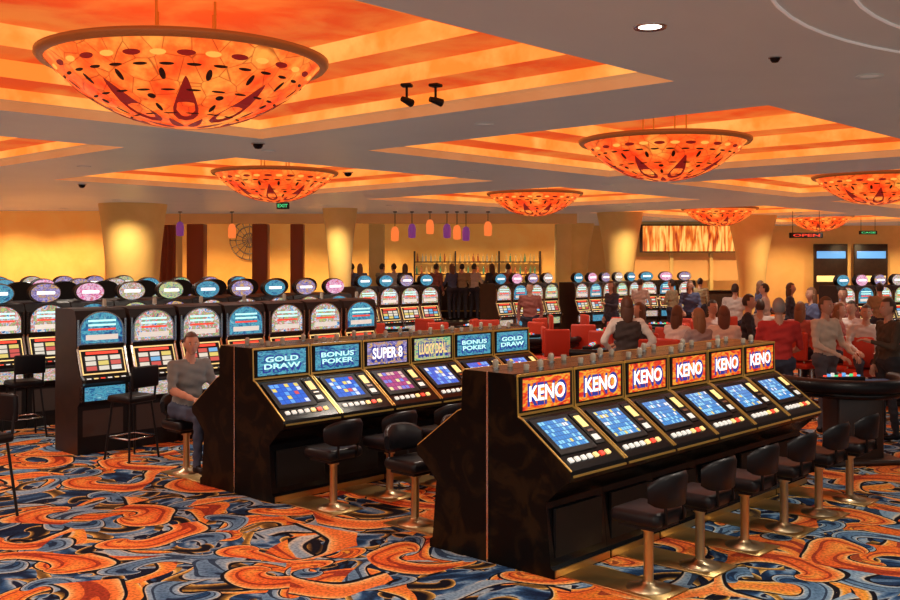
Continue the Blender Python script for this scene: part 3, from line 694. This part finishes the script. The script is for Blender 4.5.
    def hp_(x,y,z,grow=1):
        X,Y,Z=x*.074,y*.094,z*.118
        if z<0: X*=(1+.28*z); Y=Y*(1+.12*z)-.012*(-z) 
        if grow==1 and y<0:
            Y-=.024*math.exp(-((x/.16)**2+((z+.12)/.22)**2))
            for e in(-.38,.38): Y+=.010*math.exp(-(((x-e)/.2)**2+((z-.06)/.13)**2))
            Y-=.008*math.exp(-((x/.3)**2+((z+.48)/.08)**2)); Y-=.010*math.exp(-((x/.3)**2+((z+.8)/.15)**2))
        return Vector((X,Y,Z))*grow
    for j in range(SV+1):
        p_=-math.pi/2+math.pi*j/SV
        for i in range(SU):
            t=2*math.pi*i/SU; hv.append((math.cos(p_)*math.cos(t),math.cos(p_)*math.sin(t),math.sin(p_)))
    hf=[(j*SU+i,j*SU+(i+1)%SU,(j+1)*SU+(i+1)%SU,(j+1)*SU+i) for j in range(SV) for i in range(SU)]
    out.add([hc+Rh@hp_(*v) for v in hv],hf,mk,True)
    hh=[]
    for f in hf:
        c=[sum(hv[i][k] for i in f)/4 for k in range(3)]
        if c[2]>.62 or (c[1]>-.25 and c[2]>.15) or (c[1]>.15 and c[2]>(-.45 if not longh else -.9)): hh.append(f)
    out.add([hc+Vector((0,.004,.004))+Rh@hp_(*v,grow=1.08) for v in hv],hh,mh,True)
    if longh:
        out.ell(hc+Rh@Vector((0,.055,-.10)),(.080,.050,.15),mh,16,10)
        for s in(-1,1): out.ell(hc+Rh@Vector((s*.068,.02,-.06)),(.020,.042,.12),mh,10,8)
    for s in(-1,1):
        out.ell(hc+Rh@Vector((s*.074,.008,-.005)),(.010,.018,.028),mk,8,6)
        out.ell(hc+Rh@Vector((s*.028,-.083,.007)),(.012,.007,.007),M['eye'],8,6)
        out.ell(hc+Rh@Vector((s*.028,-.0895,.007)),(.0055,.002,.0055),'dash',8,6)
        out.ell(hc+Rh@Vector((s*.029,-.090,.024)),(.015,.004,.003),mh,8,5)
    out.ell(hc+Rh@Vector((0,-.094,-.056)),(.022,.005,.005),M['lips'],10,6)
    return out.mesh('person')
M['eye']=P('eye_white',(.8,.78,.75),.3); M['lips']=P('lips',(.5,.15,.12),.5)
def place(name,me,p,fx,fy,s=1,z=0):
    obj(name,me,(p.x,p.y,z),math.atan2(fx,-fy),None,s)
pm=person_mesh('sit',(.20,.23,.22),(.05,.07,.12),(.10,.05,.03),arms='fwd',seat=.56,lean=.12,sleeves=False,headturn=-.4,foot=.40)
q=W(.20,3.18+1.16); place('seated_man',pm,q,.73,-.683)
place('standing_woman',person_mesh('stand',(.72,.68,.60),(.03,.03,.04),(.10,.04,.02),True,'hip',True,vest=(.05,.035,.03)),pt(627,13.0),-.1,1)
place('seated_woman',person_mesh('sit',(.82,.78,.74),(.04,.04,.06),(.12,.05,.02),True,'fwd',True,seat=.67,sleeves=False),pt(677,14.2),.8,.6)
place('seated_woman',person_mesh('sit',(.40,.32,.30),(.04,.04,.06),(.28,.13,.05),True,'fwd',True,seat=.67),pt(699,13.4),-.5,.85)
place('seated_woman',person_mesh('sit',(.80,.70,.60),(.04,.04,.06),(.16,.06,.03),True,'fwd',True,seat=.67),pt(724,14.2),.2,1)
place('standing_man',person_mesh('stand',(.03,.03,.04),(.03,.03,.04),(.05,.03,.02),False,'fwdlow'),pt(748,15.0),.8,-.3,.98)
place('standing_man',person_mesh('stand',(.50,.030,.025),(.03,.04,.07),(.30,.28,.26),False,'fwdlow',sleeves=False),pt(779,12.4),.2,1,1.0)
place('standing_man',person_mesh('stand',(.66,.56,.44),(.10,.10,.12),(.12,.08,.05),False,'fwdlow'),pt(825,12.9),.5,-.8,1.0)
place('standing_man',person_mesh('stand',(.06,.045,.028),(.02,.02,.025),(.08,.05,.03),False,'one'),pt(889,12.4),-.9,-.1,1.0)
place('seated_man',person_mesh('sit',(.65,.62,.58),(.04,.04,.06),(.1,.06,.04),False,'fwd',seat=.67),pt(866,14.5),-.3,-1)
for px,d,a in((677,14.2,.9),(699,13.4,-.5),(724,14.2,.2)):
    obj('casino_chair',CH,pt(px,d),-a)
obj('casino_chair',CH,pt(866,14.5),math.pi+.3)
far=[person_mesh('stand',c,(.03,.03,.05),hc_,lh,ar,lh) for c,hc_,lh,ar in(((.6,.55,.5),(.05,.03,.02),False,'fwdlow'),((.04,.04,.06),(.12,.06,.03),True,'one'),((.30,.10,.08),(.04,.03,.02),False,'down'),((.08,.10,.2),(.2,.1,.05),True,'fwdlow'),((.35,.28,.16),(.03,.02,.02),False,'one'))]
fars=[person_mesh('sit',c,(.03,.03,.05),hc_,lh,'fwd',lh,seat=.67) for c,hc_,lh in(((.6,.55,.5),(.05,.03,.02),False),((.08,.08,.1),(.12,.06,.03),True),((.75,.7,.68),(.04,.03,.02),False),((.45,.12,.10),(.25,.12,.05),True))]
k=0
for px,d in((337,29.9),(352,30.4),(360,30),(382,30.5),(394,31),(405,30.6),(436,31.2),(452,31.0),(462,31.2),(474,31.2),(492,31.2),(508,31)):
    k+=1; place('bar_guest',far[k%5],pt(px,d),math.sin(k*2.1),1,z=.4)
for px,d in((690,24),(672,26),(735,20.6),(790,21.5),(843,17.6),(812,17.6),(700,28),(640,27),(612,23.5),(530,22),(760,24),(880,21.5),(765,20.8)):
    k+=1; place('casino_patron',far[k%5],pt(px,d),math.sin(k*1.7),math.cos(k*1.3))
for px,d in((852,16.0),(838,15.2),(760,16.6),(640,15.3),(712,16.2),(800,15.6)):
    k+=1; q=pt(px,d); a=k*1.9; place('seated_patron',fars[k%4],q,math.sin(a),-math.cos(a)); obj('casino_chair',CH,q,a+math.pi)
# ---------------------------------------------------------------- world + camera
w=bpy.data.worlds.new('world'); sc.world=w; w.use_nodes=True
w.node_tree.nodes['Background'].inputs[0].default_value=(1,.95,.88,1); w.node_tree.nodes['Background'].inputs[1].default_value=.72
cd=bpy.data.cameras.new('camera'); cd.lens=40; cd.sensor_width=36; cd.shift_y=-(300-HOR)/900.0; cd.clip_start=.05; cd.clip_end=200
co=bpy.data.objects.new('camera',cd); co.location=(0,0,H); co.rotation_euler=(math.pi/2,0,0); col.objects.link(co); sc.camera=co
